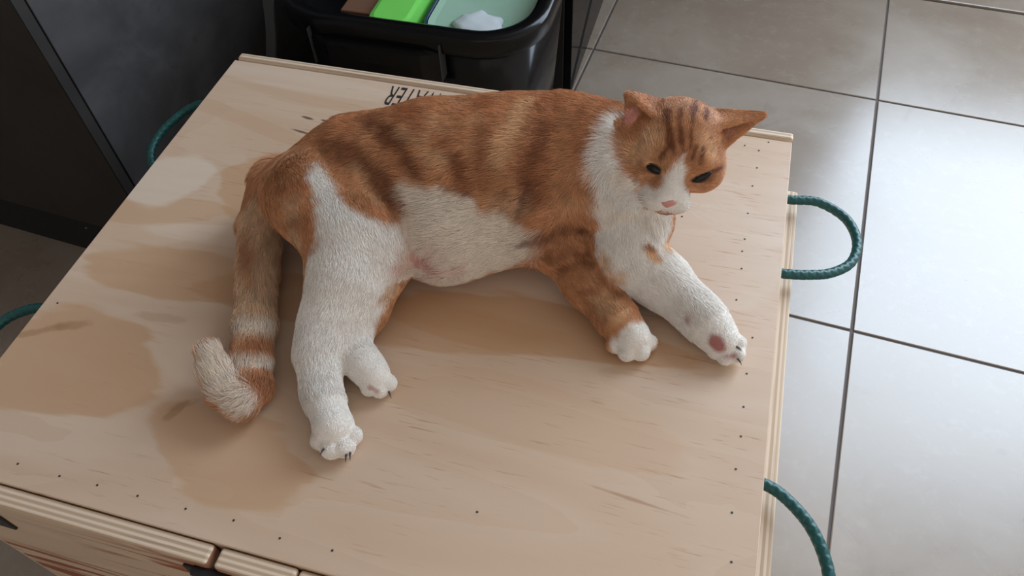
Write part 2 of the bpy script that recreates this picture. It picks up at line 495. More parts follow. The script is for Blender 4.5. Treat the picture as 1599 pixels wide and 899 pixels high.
# hinges: black plates with screws on the front boards
def hinge(cx):
    h = finish('hinge', box_bm(cx - .028, cx + .028, -.0190, -.0166, BH - .066, BH - .014, .0008, 1), METAL, bx)
    k = bpy.data.meshes.new('knuckle')
    b = bmesh.new()
    bmesh.ops.create_cone(b, cap_ends=True, segments=14, radius1=.0042, radius2=.0042, depth=.034,
                          matrix=Matrix.Translation((cx, -.0200, BH - .014)) @ Matrix.Rotation(math.pi / 2, 4, 'Y'))
    b.to_mesh(k); b.free(); k.materials.append(METAL)
    o = bpy.data.objects.new('knuckle', k); col.objects.link(o); o.parent = h
    for dx in (-.018, .018):
        s = bpy.data.meshes.new('screw'); b = bmesh.new()
        bmesh.ops.create_uvsphere(b, u_segments=10, v_segments=6, radius=.0032, matrix=Matrix.Translation((cx + dx, -.0188, BH - .034)) @ Matrix.Scale(.5, 4, (0, 1, 0)))
        b.to_mesh(s); b.free(); s.materials.append(STEEL)
        o = bpy.data.objects.new('screw', s); col.objects.link(o); o.parent = h
hinge(.290); hinge(.045)

# nails round the rim of the lid
b = bmesh.new(); bmesh.ops.create_cone(b, cap_ends=True, segments=8, radius1=.0011, radius2=.0009, depth=.0006)
nail_me = bpy.data.meshes.new('nail'); b.to_mesh(nail_me); b.free(); nail_me.materials.append(NAIL)
NAILS = [(0.6491, 0.5609), (0.6649, 0.556), (0.6743, 0.5722), (0.6651, 0.5276), (0.6627, 0.4986), (0.6615, 0.4569), (0.6615, 0.4203), (0.6605, 0.4034), (0.6619, 0.3807), (0.6607, 0.3407), (0.679, 0.3004), (0.6773, 0.2602), (0.6776, 0.2257), (0.678, 0.1968), (0.6767, 0.1659), (0.6773, 0.1279), (0.6807, 0.0886), (0.1293, 0.0188), (0.1656, 0.0198), (0.2042, 0.02), (0.249, 0.0202), (0.2922, 0.0214), (0.3351, 0.0175), (0.3797, 0.0191), (0.4809, 0.0775), (0.0871, 0.0194), (0.5958, 0.4365), (-0.0173, 0.2728), (0.0147, 0.1778)]
for x, y in NAILS:
    o = bpy.data.objects.new('nail', nail_me); col.objects.link(o)
    o.location = (x, y, BH + .0001); adopt(o, bx)

# rope handles, braided
def braid(s, a):
    return .96 + .065 * max(math.sin(s * 760 + 3 * a), math.sin(s * 760 - 3 * a))
def rope(pts):
    return link('rope_handle', tube_mesh('rope_handle', catmull(pts, 34), .0050, 24, braid), ROPE, bx, True)
zr = BH - .0145
rope([(BW - .016, .502, zr), (BW + .006, .502, zr), (.735, .507, zr - .002), (.764, .494, zr - .006), (.777, .467, zr - .009), (.772, .436, zr - .009), (.752, .414, zr - .006), (.728, .402, zr - .002), (BW + .005, .3965, zr), (BW - .016, .395, zr)])
rope([(BW - .016, .166, zr), (BW + .004, .165, zr), (.722, .157, zr - .001), (.741, .141, zr - .004), (.754, .120, zr - .008), (.759, .098, zr - .010), (.752, .078, zr - .010), (.735, .062, zr - .006), (BW + .005, .054, zr), (BW - .016, .053, zr)])
rope([(.016, .505, zr), (-.003, .507, zr - .002), (-.026, .510, zr - .010), (-.048, .498, zr - .020), (-.062, .468, zr - .028), (-.060, .437, zr - .034), (-.042, .415, zr - .042), (-.010, .405, zr - .046), (.016, .403, zr - .046)])
rope([(.016, .178, zr), (-.003, .178, zr - .001), (-.030, .176, zr - .008), (-.056, .160, zr - .016), (-.066, .130, zr - .022), (-.060, .098, zr - .022), (-.036, .072, zr - .010), (-.003, .064, zr - .001), (.016, .064, zr)])

# stencilled word, upside down from here
fc = bpy.data.curves.new('stencil_lettering', 'FONT')
fc.body = 'WATER'
fc.size = .052; fc.extrude = .0001; fc.space_character = 1.05; fc.shear = 0.12; fc.offset = 0
fc.materials.append(INK)
ft = bpy.data.objects.new('stencil_lettering', fc); col.objects.link(ft)
bpy.context.view_layer.update()
fm = bpy.data.meshes.new_from_object(ft.evaluated_get(bpy.context.evaluated_depsgraph_get()))
bpy.data.objects.remove(ft); fm.name = 'stencil_lettering'
fo = bpy.data.objects.new('stencil_lettering', fm); col.objects.link(fo)
fo.scale = (.38, 1.0, 1.0); fo.location = (.290, .5725, BH + .00015); fo.rotation_euler = (0, 0, math.pi)
adopt(fo, bx)

# ---------------- the cat ----------------
TOPZ = BH + .0006
CHAINS = [
    ('torso', 0.03, [(0.5571, 0.3935, 0.5596, 0.034), (0.5226, 0.3951, 0.5446, 0.041), (0.4785, 0.403, 0.5296, 0.055), (0.4214, 0.3885, 0.5206, 0.062), (0.3532, 0.3734, 0.5146, 0.062), (0.2817, 0.3537, 0.5086, 0.054), (0.2282, 0.3313, 0.4966, 0.042)]),
    ('torso', 0.03, [(0.4371, 0.351, 0.4926, 0.046), (0.3761, 0.3263, 0.4896, 0.046), (0.3218, 0.3195, 0.4876, 0.04)]),
    ('torso', 0.025, [(0.5185, 0.39, 0.5296, 0.05), (0.5487, 0.3699, 0.5026, 0.038)]),
    ('front_near', 0.02, [(0.4813, 0.3922, 0.5106, 0.044), (0.4763, 0.3475, 0.4806, 0.0275), (0.523, 0.3086, 0.4666, 0.019), (0.5542, 0.2817, 0.4606, 0.015), (0.5722, 0.2641, 0.4596, 0.0165)]),
    ('front_near', 0.0015, [(0.5582, 0.2562, 0.4546, 0.0085)]),
    ('front_near', 0.0015, [(0.5704, 0.2507, 0.4546, 0.0088)]),
    ('front_near', 0.0015, [(0.5819, 0.2543, 0.4546, 0.0088)]),
    ('front_near', 0.0015, [(0.5877, 0.265, 0.4546, 0.008)]),
    ('front_far', 0.02, [(0.5446, 0.3588, 0.5026, 0.034), (0.5517, 0.3373, 0.4846, 0.03), (0.5896, 0.3248, 0.4706, 0.0225), (0.6229, 0.3032, 0.4646, 0.017), (0.6407, 0.2895, 0.4611, 0.0145), (0.6513, 0.2791, 0.4591, 0.014)]),
    ('front_far', 0.0015, [(0.6468, 0.2705, 0.4546, 0.0074)]),
    ('front_far', 0.0015, [(0.6562, 0.2672, 0.4546, 0.008)]),
    ('front_far', 0.0015, [(0.665, 0.2709, 0.4566, 0.008)]),
    ('front_far', 0.0015, [(0.6647, 0.28, 0.4596, 0.0078)]),
    ('hind_near', 0.022, [(0.2539, 0.3161, 0.5106, 0.044), (0.3019, 0.2791, 0.5006, 0.04), (0.3084, 0.2385, 0.4876, 0.031), (0.3046, 0.1987, 0.4746, 0.0215), (0.3054, 0.1717, 0.4676, 0.0155), (0.3211, 0.141, 0.4611, 0.0128), (0.3432, 0.1136, 0.4606, 0.0175)]),
    ('hind_near', 0.02, [(0.2539, 0.3161, 0.5106, 0.044), (0.3295, 0.2854, 0.4946, 0.034)]),
    ('hind_near', 0.0015, [(0.3359, 0.1013, 0.4546, 0.009)]),
    ('hind_near', 0.0015, [(0.348, 0.0964, 0.4546, 0.0095)]),
    ('hind_near', 0.0015, [(0.3581, 0.1002, 0.4546, 0.0092)]),
    ('hind_near', 0.0015, [(0.361, 0.1114, 0.4546, 0.0082)]),
    ('hind_far', 0.015, [(0.3307, 0.275, 0.4786, 0.026), (0.3272, 0.2287, 0.4666, 0.018), (0.3232, 0.1968, 0.4611, 0.014), (0.3467, 0.1768, 0.4596, 0.0135), (0.3584, 0.1687, 0.4586, 0.014)]),
    ('hind_far', 0.0015, [(0.3569, 0.1592, 0.4536, 0.0078)]),
    ('hind_far', 0.0015, [(0.3663, 0.1602, 0.4536, 0.0082)]),
    ('hind_far', 0.0015, [(0.3717, 0.167, 0.4546, 0.008)]),
    ('tail', 0.006, [(0.1917, 0.3402, 0.4886, 0.028), (0.1887, 0.2979, 0.4766, 0.0195), (0.2051, 0.2504, 0.4666, 0.0175), (0.2292, 0.1954, 0.4636, 0.0165), (0.2445, 0.1566, 0.4621, 0.0155), (0.2572, 0.1339, 0.4616, 0.014), (0.2569, 0.1184, 0.4631, 0.0135), (0.2427, 0.1206, 0.4666, 0.0135), (0.2306, 0.1292, 0.4736, 0.0125), (0.2212, 0.1387, 0.4806, 0.0105)]),
]
HEAD_C = np.array([0.5779, 0.3976, 0.5726])
HEAD_X = np.array([0.9997, 0.02423, -0.00212])
HEAD_Y = np.array([0.02333, -0.93049, 0.36558])
HEAD_Z = np.array([-0.00689, 0.36552, 0.93078])
EARS = [((-0.0425, 0.015, 0.01), (-0.011, 0.024, 0.025), (-0.023, -0.004, 0.0365), (-0.0475, 0.014, 0.045)), ((0.0425, 0.006, 0.009), (0.022, 0.016, 0.0225), (0.026, -0.016, 0.03), (0.0685, -0.006, 0.036))]
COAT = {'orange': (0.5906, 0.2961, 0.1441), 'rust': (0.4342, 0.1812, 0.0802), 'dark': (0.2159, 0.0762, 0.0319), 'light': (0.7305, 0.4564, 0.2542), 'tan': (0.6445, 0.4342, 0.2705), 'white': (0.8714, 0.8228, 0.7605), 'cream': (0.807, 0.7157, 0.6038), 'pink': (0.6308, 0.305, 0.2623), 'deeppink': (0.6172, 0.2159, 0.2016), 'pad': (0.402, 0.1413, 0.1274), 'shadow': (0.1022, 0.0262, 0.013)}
# coat markings, and shade in the body creases ('shadow'), painted on in order: colour, edge softness, strength, chain of (x, y, z, radius), body parts it is kept to
STROKES = [
    ('dark', 0.007, 0.85, [(0.2693, 0.343, 0.5678, 0.0062), (0.2998, 0.3302, 0.5657, 0.0097), (0.3279, 0.3177, 0.5556, 0.0107), (0.3499, 0.3029, 0.5425, 0.0118)], ''),
    ('dark', 0.007, 0.95, [(0.3002, 0.3722, 0.5724, 0.0075), (0.3476, 0.3396, 0.575, 0.0083), (0.3671, 0.3219, 0.5603, 0.0058)], ''),
    ('rust', 0.006, 0.9, [(0.3322, 0.3842, 0.5801, 0.0086), (0.3735, 0.3554, 0.5816, 0.0071), (0.396, 0.3385, 0.5707, 0.0058), (0.408, 0.3245, 0.5551, 0.0058), (0.4159, 0.3154, 0.5432, 0.0046)], ''),
    ('dark', 0.006, 0.8, [(0.3966, 0.3409, 0.5726, 0.0041), (0.408, 0.3245, 0.5551, 0.0046), (0.4159, 0.3154, 0.5432, 0.004)], ''),
    ('light', 0.006, 0.7, [(0.3432, 0.354, 0.5806, 0.0048), (0.3846, 0.3363, 0.5703, 0.0058)], ''),
    ('light', 0.006, 0.6, [(0.3055, 0.3208, 0.5597, 0.006), (0.3249, 0.3024, 0.5411, 0.006)], ''),
    ('rust', 0.006, 0.8, [(0.4086, 0.401, 0.5879, 0.0085), (0.4154, 0.3559, 0.582, 0.0069), (0.428, 0.3279, 0.5563, 0.0069)], ''),
    ('light', 0.006, 0.9, [(0.4483, 0.407, 0.5904, 0.0084), (0.4434, 0.3729, 0.5879, 0.0081), (0.4358, 0.345, 0.5733, 0.0069)], ''),
    ('rust', 0.006, 0.9, [(0.4693, 0.4117, 0.5904, 0.0132), (0.4666, 0.362, 0.5796, 0.0126), (0.4698, 0.3368, 0.5493, 0.0127)], ''),
    ('dark', 0.008, 0.85, [(0.4682, 0.3789, 0.5876, 0.0058), (0.4641, 0.3484, 0.5686, 0.0057), (0.4673, 0.3297, 0.5394, 0.0046)], ''),
    ('rust', 0.006, 0.6, [(0.4982, 0.4004, 0.5938, 0.007), (0.5032, 0.3647, 0.5848, 0.0068)], ''),
    ('tan', 0.01, 0.6, [(0.4356, 0.3194, 0.5422, 0.0104), (0.4549, 0.3249, 0.5413, 0.0092)], ''),
    ('light', 0.008, 0.7, [(0.4083, 0.3814, 0.589, 0.0047), (0.4067, 0.3549, 0.5812, 0.0046)], ''),
    ('light', 0.008, 0.6, [(0.3694, 0.3685, 0.5848, 0.0048), (0.3687, 0.3512, 0.5805, 0.0047)], ''),
    ('light', 0.008, 0.5, [(0.5011, 0.3401, 0.5534, 0.008), (0.4904, 0.337, 0.5376, 0.0058)], ''),
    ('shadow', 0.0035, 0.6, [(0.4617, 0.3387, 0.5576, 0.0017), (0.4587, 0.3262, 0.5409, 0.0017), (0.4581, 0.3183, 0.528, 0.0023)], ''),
    ('tan', 0.008, 0.7, [(0.2469, 0.2768, 0.54, 0.0098), (0.254, 0.2606, 0.5156, 0.0111)], ''),
    ('rust', 0.006, 0.7, [(0.2364, 0.2906, 0.5487, 0.0049), (0.2558, 0.2937, 0.5542, 0.0049)], ''),
    ('rust', 0.005, 0.8, [(0.2374, 0.27, 0.5189, 0.0031), (0.2672, 0.265, 0.536, 0.0036)], ''),
    ('cream', 0.008, 1.0, [(0.3577, 0.3099, 0.5497, 0.0094), (0.3875, 0.2991, 0.5388, 0.0232), (0.4352, 0.3067, 0.5216, 0.0198), (0.4495, 0.3084, 0.513, 0.0153)], 'torso'),
    ('cream', 0.009, 1.0, [(0.3615, 0.2724, 0.5045, 0.0356), (0.3964, 0.2775, 0.4992, 0.0443), (0.4361, 0.3001, 0.5026, 0.0355), (0.4525, 0.3073, 0.5034, 0.0237)], 'torso hind_near'),
    ('white', 0.006, 1.0, [(0.2633, 0.3105, 0.5585, 0.0061), (0.2807, 0.2867, 0.5505, 0.0108), (0.303, 0.263, 0.5431, 0.021), (0.3191, 0.2417, 0.5282, 0.0334), (0.3217, 0.2105, 0.5084, 0.0402)], ''),
    ('white', 0.006, 1.0, [(0.3382, 0.2622, 0.5276, 0.0244), (0.3489, 0.2724, 0.5235, 0.0129)], ''),
    ('white', 0.006, 1.0, [(0.3232, 0.2273, 0.5198, 0.0488), (0.3168, 0.1813, 0.4933, 0.0431), (0.3288, 0.1337, 0.4788, 0.0366), (0.3503, 0.1045, 0.474, 0.0331), (0.3576, 0.0945, 0.4621, 0.0222)], 'hind_near hind_far'),
    ('white', 0.005, 1.0, [(0.3378, 0.1917, 0.4758, 0.0263), (0.3669, 0.1594, 0.465, 0.0285)], ''),
    ('tan', 0.006, 0.8, [(0.3517, 0.251, 0.4803, 0.0072), (0.3478, 0.2389, 0.4828, 0.0071)], ''),
    ('pink', 0.014, 0.85, [(0.3668, 0.2746, 0.5035, 0.0142), (0.3903, 0.2746, 0.4917, 0.0131)], ''),
    ('orange', 0.006, 0.9, [(0.334, 0.293, 0.5362, 0.0059), (0.348, 0.2968, 0.5357, 0.0047)], ''),
    ('white', 0.006, 1.0, [(0.5286, 0.3968, 0.5952, 0.0046), (0.5219, 0.3688, 0.5886, 0.0091), (0.5281, 0.349, 0.5704, 0.0158), (0.5441, 0.3429, 0.5446, 0.0288), (0.5601, 0.341, 0.5298, 0.035), (0.5347, 0.3264, 0.5175, 0.014)], 'torso front_far'),
    ('cream', 0.008, 0.6, [(0.5403, 0.3374, 0.5328, 0.0174), (0.5617, 0.3352, 0.5237, 0.0175)], ''),
    ('white', 0.006, 1.0, [(0.549, 0.3265, 0.5213, 0.029), (0.5577, 0.3147, 0.5106, 0.029), (0.5897, 0.3071, 0.4925, 0.0411), (0.6252, 0.2871, 0.482, 0.0351), (0.6552, 0.2666, 0.4665, 0.0293)], 'front_far'),
    ('light', 0.006, 0.9, [(0.5355, 0.312, 0.503, 0.0059), (0.5467, 0.3034, 0.4916, 0.007)], ''),
    ('light', 0.004, 1.0, [(0.5723, 0.3244, 0.5106, 0.0041), (0.5794, 0.3229, 0.5054, 0.0035)], ''),
    ('light', 0.006, 0.7, [(0.5863, 0.3632, 0.4997, 0.0061), (0.5847, 0.344, 0.5025, 0.006)], ''),
    ('rust', 0.003, 0.9, [(0.5685, 0.327, 0.5145, 0.0018), (0.5754, 0.3298, 0.5107, 0.0018)], ''),
    ('white', 0.005, 1.0, [(0.5829, 0.2567, 0.4701, 0.0196), (0.5738, 0.247, 0.4624, 0.0197)], 'front_near'),
    ('light', 0.006, 0.8, [(0.5323, 0.2894, 0.4828, 0.0094), (0.5564, 0.272, 0.4794, 0.0104)], ''),
    ('dark', 0.005, 0.85, [(0.4659, 0.3148, 0.5076, 0.0041), (0.4856, 0.3284, 0.5095, 0.0042), (0.5057, 0.3384, 0.5127, 0.006)], ''),
    ('dark', 0.005, 0.6, [(0.4783, 0.3136, 0.4895, 0.0042), (0.5012, 0.3198, 0.4962, 0.0042), (0.5157, 0.3233, 0.4934, 0.0042)], ''),
    ('dark', 0.004, 0.7, [(0.4933, 0.3075, 0.4842, 0.003), (0.512, 0.3126, 0.4929, 0.003), (0.5238, 0.3137, 0.493, 0.003)], ''),
    ('rust', 0.004, 0.8, [(0.5177, 0.2885, 0.4794, 0.0029), (0.5303, 0.2925, 0.4851, 0.0029), (0.5358, 0.3002, 0.4866, 0.0035)], ''),
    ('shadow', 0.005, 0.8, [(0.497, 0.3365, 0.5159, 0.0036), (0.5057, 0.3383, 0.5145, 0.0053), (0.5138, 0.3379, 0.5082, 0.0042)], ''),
    ('pad', 0.003, 0.95, [(0.6444, 0.2685, 0.47, 0.0058), (0.6491, 0.266, 0.4672, 0.0053)], ''),
    ('pad', 0.002, 0.8, [(0.6565, 0.2626, 0.4616, 0.0029), (0.6625, 0.2645, 0.4611, 0.0024)], ''),
    ('pad', 0.003, 0.6, [(0.615, 0.2855, 0.4759, 0.0029)], ''),
    ('pad', 0.002, 0.8, [(0.3608, 0.1548, 0.4614, 0.0029), (0.3679, 0.1539, 0.4592, 0.0023)], ''),
    ('tan', 0.006, 1.0, [(0.1983, 0.3013, 0.5032, 0.0199), (0.1984, 0.2849, 0.4929, 0.0264), (0.2343, 0.1991, 0.4806, 0.0279)], 'tail'),
    ('rust', 0.006, 0.7, [(0.188, 0.2763, 0.4902, 0.0053), (0.2157, 0.2238, 0.4825, 0.0051)], ''),
    ('cream', 0.005, 0.8, [(0.2201, 0.1859, 0.4766, 0.0075), (0.2389, 0.1888, 0.479, 0.0086), (0.2466, 0.1943, 0.471, 0.0074)], ''),
    ('rust', 0.005, 0.9, [(0.2453, 0.1689, 0.4776, 0.0085), (0.2532, 0.1776, 0.4658, 0.0074)], ''),
    ('cream', 0.004, 0.9, [(0.239, 0.1501, 0.4772, 0.006), (0.2538, 0.1519, 0.477, 0.006), (0.2609, 0.1615, 0.465, 0.0061)], ''),
    ('rust', 0.004, 0.95, [(0.2609, 0.1376, 0.4766, 0.0071), (0.2698, 0.137, 0.4705, 0.0083), (0.2711, 0.1242, 0.4682, 0.0035)], ''),
    ('cream', 0.006, 0.9, [(0.2617, 0.112, 0.476, 0.0128), (0.2453, 0.1177, 0.4812, 0.0176), (0.2298, 0.1322, 0.4886, 0.0178)], 'tail'),
    ('light', 0.004, 0.7, [(0.2248, 0.1281, 0.4878, 0.0036)], ''),
    ('light', 0.005, 0.7, [(0.5508, 0.3629, 0.5888, 0.0101), (0.5589, 0.3731, 0.5996, 0.0079)], ''),
    ('light', 0.005, 0.7, [(0.6086, 0.3745, 0.5904, 0.0091), (0.5955, 0.3771, 0.6034, 0.0056)], ''),
    ('white', 0.0035, 1.0, [(0.5852, 0.3617, 0.5927, 0.0017), (0.5846, 0.3555, 0.5836, 0.0067), (0.5836, 0.3453, 0.5736, 0.0112)], 'head'),
    ('white', 0.004, 1.0, [(0.5845, 0.338, 0.5657, 0.0157), (0.5729, 0.3373, 0.5636, 0.0123), (0.56, 0.3443, 0.5598, 0.0085)], 'head'),
    ('white', 0.004, 1.0, [(0.5944, 0.3417, 0.5611, 0.0113)], 'head'),
    ('cream', 0.004, 1.0, [(0.5557, 0.3496, 0.5606, 0.004), (0.5462, 0.3521, 0.5677, 0.0028)], 'head'),
    ('dark', 0.0022, 1.0, [(0.5653, 0.3935, 0.6117, 0.0023), (0.5712, 0.376, 0.6065, 0.0022)], 'head'),
    ('dark', 0.0022, 1.0, [(0.5769, 0.394, 0.6135, 0.0023), (0.5785, 0.379, 0.6089, 0.0022)], 'head'),
    ('dark', 0.0022, 1.0, [(0.587, 0.4169, 0.6088, 0.0023), (0.5878, 0.3937, 0.6123, 0.0023), (0.5883, 0.3789, 0.6074, 0.0017)], 'head'),
    ('dark', 0.0022, 1.0, [(0.598, 0.4085, 0.6078, 0.0023), (0.5982, 0.3924, 0.6084, 0.0017)], 'head'),
    ('dark', 0.0022, 1.0, [(0.5712, 0.376, 0.6065, 0.0022), (0.5758, 0.3642, 0.5964, 0.0022)], 'head'),
    ('dark', 0.0022, 1.0, [(0.58, 0.3768, 0.6075, 0.0017), (0.5846, 0.3637, 0.5951, 0.0017)], 'head'),
    ('dark', 0.0022, 1.0, [(0.5886, 0.3776, 0.6065, 0.0017), (0.5898, 0.3671, 0.5967, 0.0017)], 'head'),
    ('dark', 0.0022, 1.0, [(0.5732, 0.3642, 0.5959, 0.0017), (0.5699, 0.3593, 0.5887, 0.0017)], 'head'),
    ('dark', 0.0022, 1.0, [(0.5765, 0.3654, 0.5977, 0.0017), (0.579, 0.3605, 0.5925, 0.0017)], 'head'),
    ('dark', 0.0022, 1.0, [(0.5942, 0.3697, 0.5975, 0.0017), (0.5929, 0.3626, 0.5906, 0.0017)], 'head'),
    ('dark', 0.0022, 1.0, [(0.6007, 0.3713, 0.5953, 0.0017), (0.5999, 0.3619, 0.587, 0.0017)], 'head'),
    ('dark', 0.0022, 1.0, [(0.6116, 0.3673, 0.577, 0.0017), (0.6191, 0.3757, 0.5754, 0.0017)], 'head'),
    ('dark', 0.003, 0.6, [(0.5541, 0.3576, 0.581, 0.0017), (0.5598, 0.3562, 0.5761, 0.0011), (0.5702, 0.3525, 0.5765, 0.0011), (0.5744, 0.347, 0.5751, 0.0011)], ''),
    ('dark', 0.003, 0.6, [(0.5962, 0.3599, 0.57, 0.0011), (0.6079, 0.3631, 0.5696, 0.0011), (0.6125, 0.3662, 0.5723, 0.0011)], ''),
    ('pink', 0.003, 0.8, [(0.5362, 0.392, 0.6027, 0.0057), (0.5454, 0.3882, 0.6004, 0.0046)], 'ears'),
    ('pink', 0.003, 0.8, [(0.6133, 0.3967, 0.5958, 0.0046), (0.6206, 0.4039, 0.5904, 0.0035)], 'ears'),
    ('white', 0.004, 1.0, [(0.5479, 0.3479, 0.5566, 0.0069), (0.5566, 0.3459, 0.5462, 0.0081), (0.5651, 0.3375, 0.5535, 0.0079)], 'head torso'),
    ('cream', 0.004, 1.0, [(0.5404, 0.352, 0.5704, 0.004), (0.5472, 0.3497, 0.561, 0.004)], 'head torso'),
]

# ---------- cat shape: signed distance primitives, blended and meshed ----------
def smin(a, b, k):
    h = np.clip(0.5 + 0.5 * (b - a) / k, 0, 1)
    return b + (a - b) * h - k * h * (1 - h)

def d_cone(P, a, b):
    a3, b3 = a[:3], b[:3]
    ba = b3 - a3
    pa = P - a3
    t = np.clip((pa @ ba) / max(ba @ ba, 1e-9), 0, 1)
    return np.linalg.norm(pa - t[..., None] * ba, axis=-1) - (a[3] + t * (b[3] - a[3]))

def d_ell(P, c, ax, r):
    q = (P - c) @ ax.T
    k0 = np.linalg.norm(q / r, axis=-1)
    k1 = np.linalg.norm(q / (r * r), axis=-1)
    return k0 * (k0 - 1) / np.maximum(k1, 1e-6)

def d_tri(P, a, b, c, th):
    ba, cb, ac = b - a, c - b, a - c
    n = np.cross(ba, ac)
    pa, pb, pc = P - a, P - b, P - c
    s = (np.sign(pa @ np.cross(ba, n)) + np.sign(pb @ np.cross(cb, n)) + np.sign(pc @ np.cross(ac, n)))
    def seg(p, e):
        t = np.clip((p @ e) / (e @ e), 0, 1)
        v = p - t[..., None] * e
        return (v * v).sum(-1)
    edge = np.minimum(np.minimum(seg(pa, ba), seg(pb, cb)), seg(pc, ac))
    plane = (pa @ n) ** 2 / (n @ n)
    return np.sqrt(np.where(s < 2, edge, plane)) - th

def head_point(v):
    v = np.asarray(v, float)
    return HEAD_C + v[..., 0:1] * HEAD_X + v[..., 1:2] * HEAD_Y + v[..., 2:3] * HEAD_Z

def head_prims():
    """skull, cheeks, muzzle and ears in head space (x to the cat's left, y forward, z up)"""
    A = np.array([HEAD_X, HEAD_Y, HEAD_Z])
    out = []
    def e(c, r, k): out.append(('ell', head_point(c), A, np.array(r), k))
    e((0, -.002, .004), (.0415, .041, .0375), .008)
    for s in (-1, 1):
        e((s * .0235, .010, -.014), (.0220, .022, .020), .012)
        e((s * .0175, .0275, -.0005), (.0120, .0105, .0085), .010)
        e((s * .0090, .0410, -.0360), (.0108, .0095, .0085), .006)
    e((0, .031, -.028), (.0170, .018, .0145), .010)
    e((0, .0370, -.0425), (.0085, .008, .0060), .006)
    a = np.append(head_point((0, .0310, .000)), .0105)
    b = np.append(head_point((0, .0465, -.0295)), .0066)
    out.append(('cone', a, b, .008))
    return out

def ear_tris():
    out = []
    for A_, B_, M_, T_ in EARS:
        A_, B_, M_, T_ = [head_point(v) for v in (A_, B_, M_, T_)]
        out.append((A_, M_, T_)); out.append((B_, M_, T_))
    return out

def prim_list():
    """(group, prim, k, flow direction) for every primitive"""
    L = []
    for g, k, nodes in CHAINS:
        N = np.array(nodes, float)
        if len(N) == 1:
            L.append((g, ('cone', N[0], N[0] + np.array([0, 0, 1e-4, 0])), k, np.array([0, 0, 0.])))
        for a, b in zip(N[:-1], N[1:]):
            f = b[:3] - a[:3]
            L.append((g, ('cone', a, b), k, f / np.linalg.norm(f)))
    for p in head_prims():
        L.append(('head', p[:-1], p[-1], None))
    for t in ear_tris():
        L.append(('ears', ('tri',) + t + (.0021,), .003, None))
    return L

def d_prim(P, p):
    if p[0] == 'cone': return d_cone(P, p[1], p[2])
    if p[0] == 'ell': return d_ell(P, p[1], p[2], p[3])
    return d_tri(P, p[1], p[2], p[3], p[4])

def prim_box(p):
    if p[0] == 'cone':
        q = np.array([p[1][:3] - p[1][3], p[1][:3] + p[1][3], p[2][:3] - p[2][3], p[2][:3] + p[2][3]])
    elif p[0] == 'ell':
        m = p[3].max(); q = np.array([p[1] - m, p[1] + m])
    else:
        q = np.array([p[1], p[2], p[3]])
    return q.min(0), q.max(0)

GROUP_K = {'torso': .02, 'front_near': .012, 'front_far': .007, 'hind_near': .008, 'hind_far': .010,
           'tail': .008, 'head': .014, 'ears': .004}

def cat_sdf_grid(lo, hi, vox):
    n = np.ceil((hi - lo) / vox).astype(int) + 1
    xs = [lo[i] + vox * np.arange(n[i]) for i in range(3)]
    BIG = .08
    groups = {}
    for g, p, k, f in prim_list():
        a, b = prim_box(p)
        m = .045
        sl = []
        for i in range(3):
            i0 = max(int((a[i] - m - lo[i]) / vox), 0); i1 = min(int((b[i] + m - lo[i]) / vox) + 2, n[i])
            sl.append(slice(i0, i1))
        sl = tuple(sl)
        P = np.stack(np.meshgrid(*[xs[i][sl[i]] for i in range(3)], indexing='ij'), -1)
        d = d_prim(P, p)
        if g not in groups: groups[g] = np.full(n, BIG)
        groups[g][sl] = smin(groups[g][sl], d, k)
    D = np.full(n, BIG)
    for g in ('torso', 'front_near', 'front_far', 'hind_far', 'hind_near', 'tail', 'head', 'ears'):
        if g in groups: D = smin(D, groups[g], GROUP_K[g])
    D = np.maximum(D, (TOPZ - xs[2])[None, None, :])
    return D, xs

def surface_nets(D, lo, vox):
    n = np.array(D.shape)
    inside = D < 0
    acc = np.zeros(tuple(n - 1) + (3,)); cnt = np.zeros(tuple(n - 1))
    def edge(off, axis):
        o = np.array(off)
        s0 = tuple(slice(o[i], n[i] - 1 + o[i]) for i in range(3))
        o2 = o.copy(); o2[axis] += 1
        s1 = tuple(slice(o2[i], n[i] - 1 + o2[i]) for i in range(3))
        a, b = D[s0], D[s1]
        m = (a < 0) != (b < 0)
        idx = np.nonzero(m)
        t = a[idx] / (a[idx] - b[idx])
        v = np.tile(o.astype(float), (len(t), 1)); v[:, axis] += t
        acc[idx] += v; cnt[idx] += 1
    for axis in range(3):
        o1, o2 = [i for i in range(3) if i != axis]
        for u in (0, 1):
            for w in (0, 1):
                off = [0, 0, 0]; off[o1] = u; off[o2] = w
                edge(off, axis)
    cells = np.nonzero(cnt)
    vid = np.full(tuple(n - 1), -1, int); vid[cells] = np.arange(len(cells[0]))
    V = lo + vox * (np.stack(cells, -1) + acc[cells] / cnt[cells][:, None])
    F = []
    for axis in range(3):
        o1, o2 = (axis + 1) % 3, (axis + 2) % 3
        s0 = [slice(1, n[i] - 1) for i in range(3)]; s0[axis] = slice(0, n[axis] - 1)
        s1 = list(s0); s1[axis] = slice(1, n[axis])
        a, b = inside[tuple(s0)], inside[tuple(s1)]
        for flip in (False, True):
            idx = np.stack(np.nonzero((a & ~b) if not flip else (~a & b)), -1)
            base = idx + 1; base[:, axis] -= 1
            q = []
            for u, w in ((0, 0), (1, 0), (1, 1), (0, 1)):
                c = base.copy(); c[:, o1] -= 1 - u; c[:, o2] -= 1 - w
                q.append(vid[c[:, 0], c[:, 1], c[:, 2]])
            q = np.stack(q, -1)
            if flip: q = q[:, ::-1]
            F.append(q)
    return V, np.concatenate(F)

def vhash(I, seed):
    h = (I[..., 0] * 73856093) ^ (I[..., 1] * 19349663) ^ (I[..., 2] * 83492791) ^ (seed * 2654435761)
    h = (h ^ (h >> 13)) * 1274126177
    return ((h ^ (h >> 16)) & 0xffff) / 32767.5 - 1

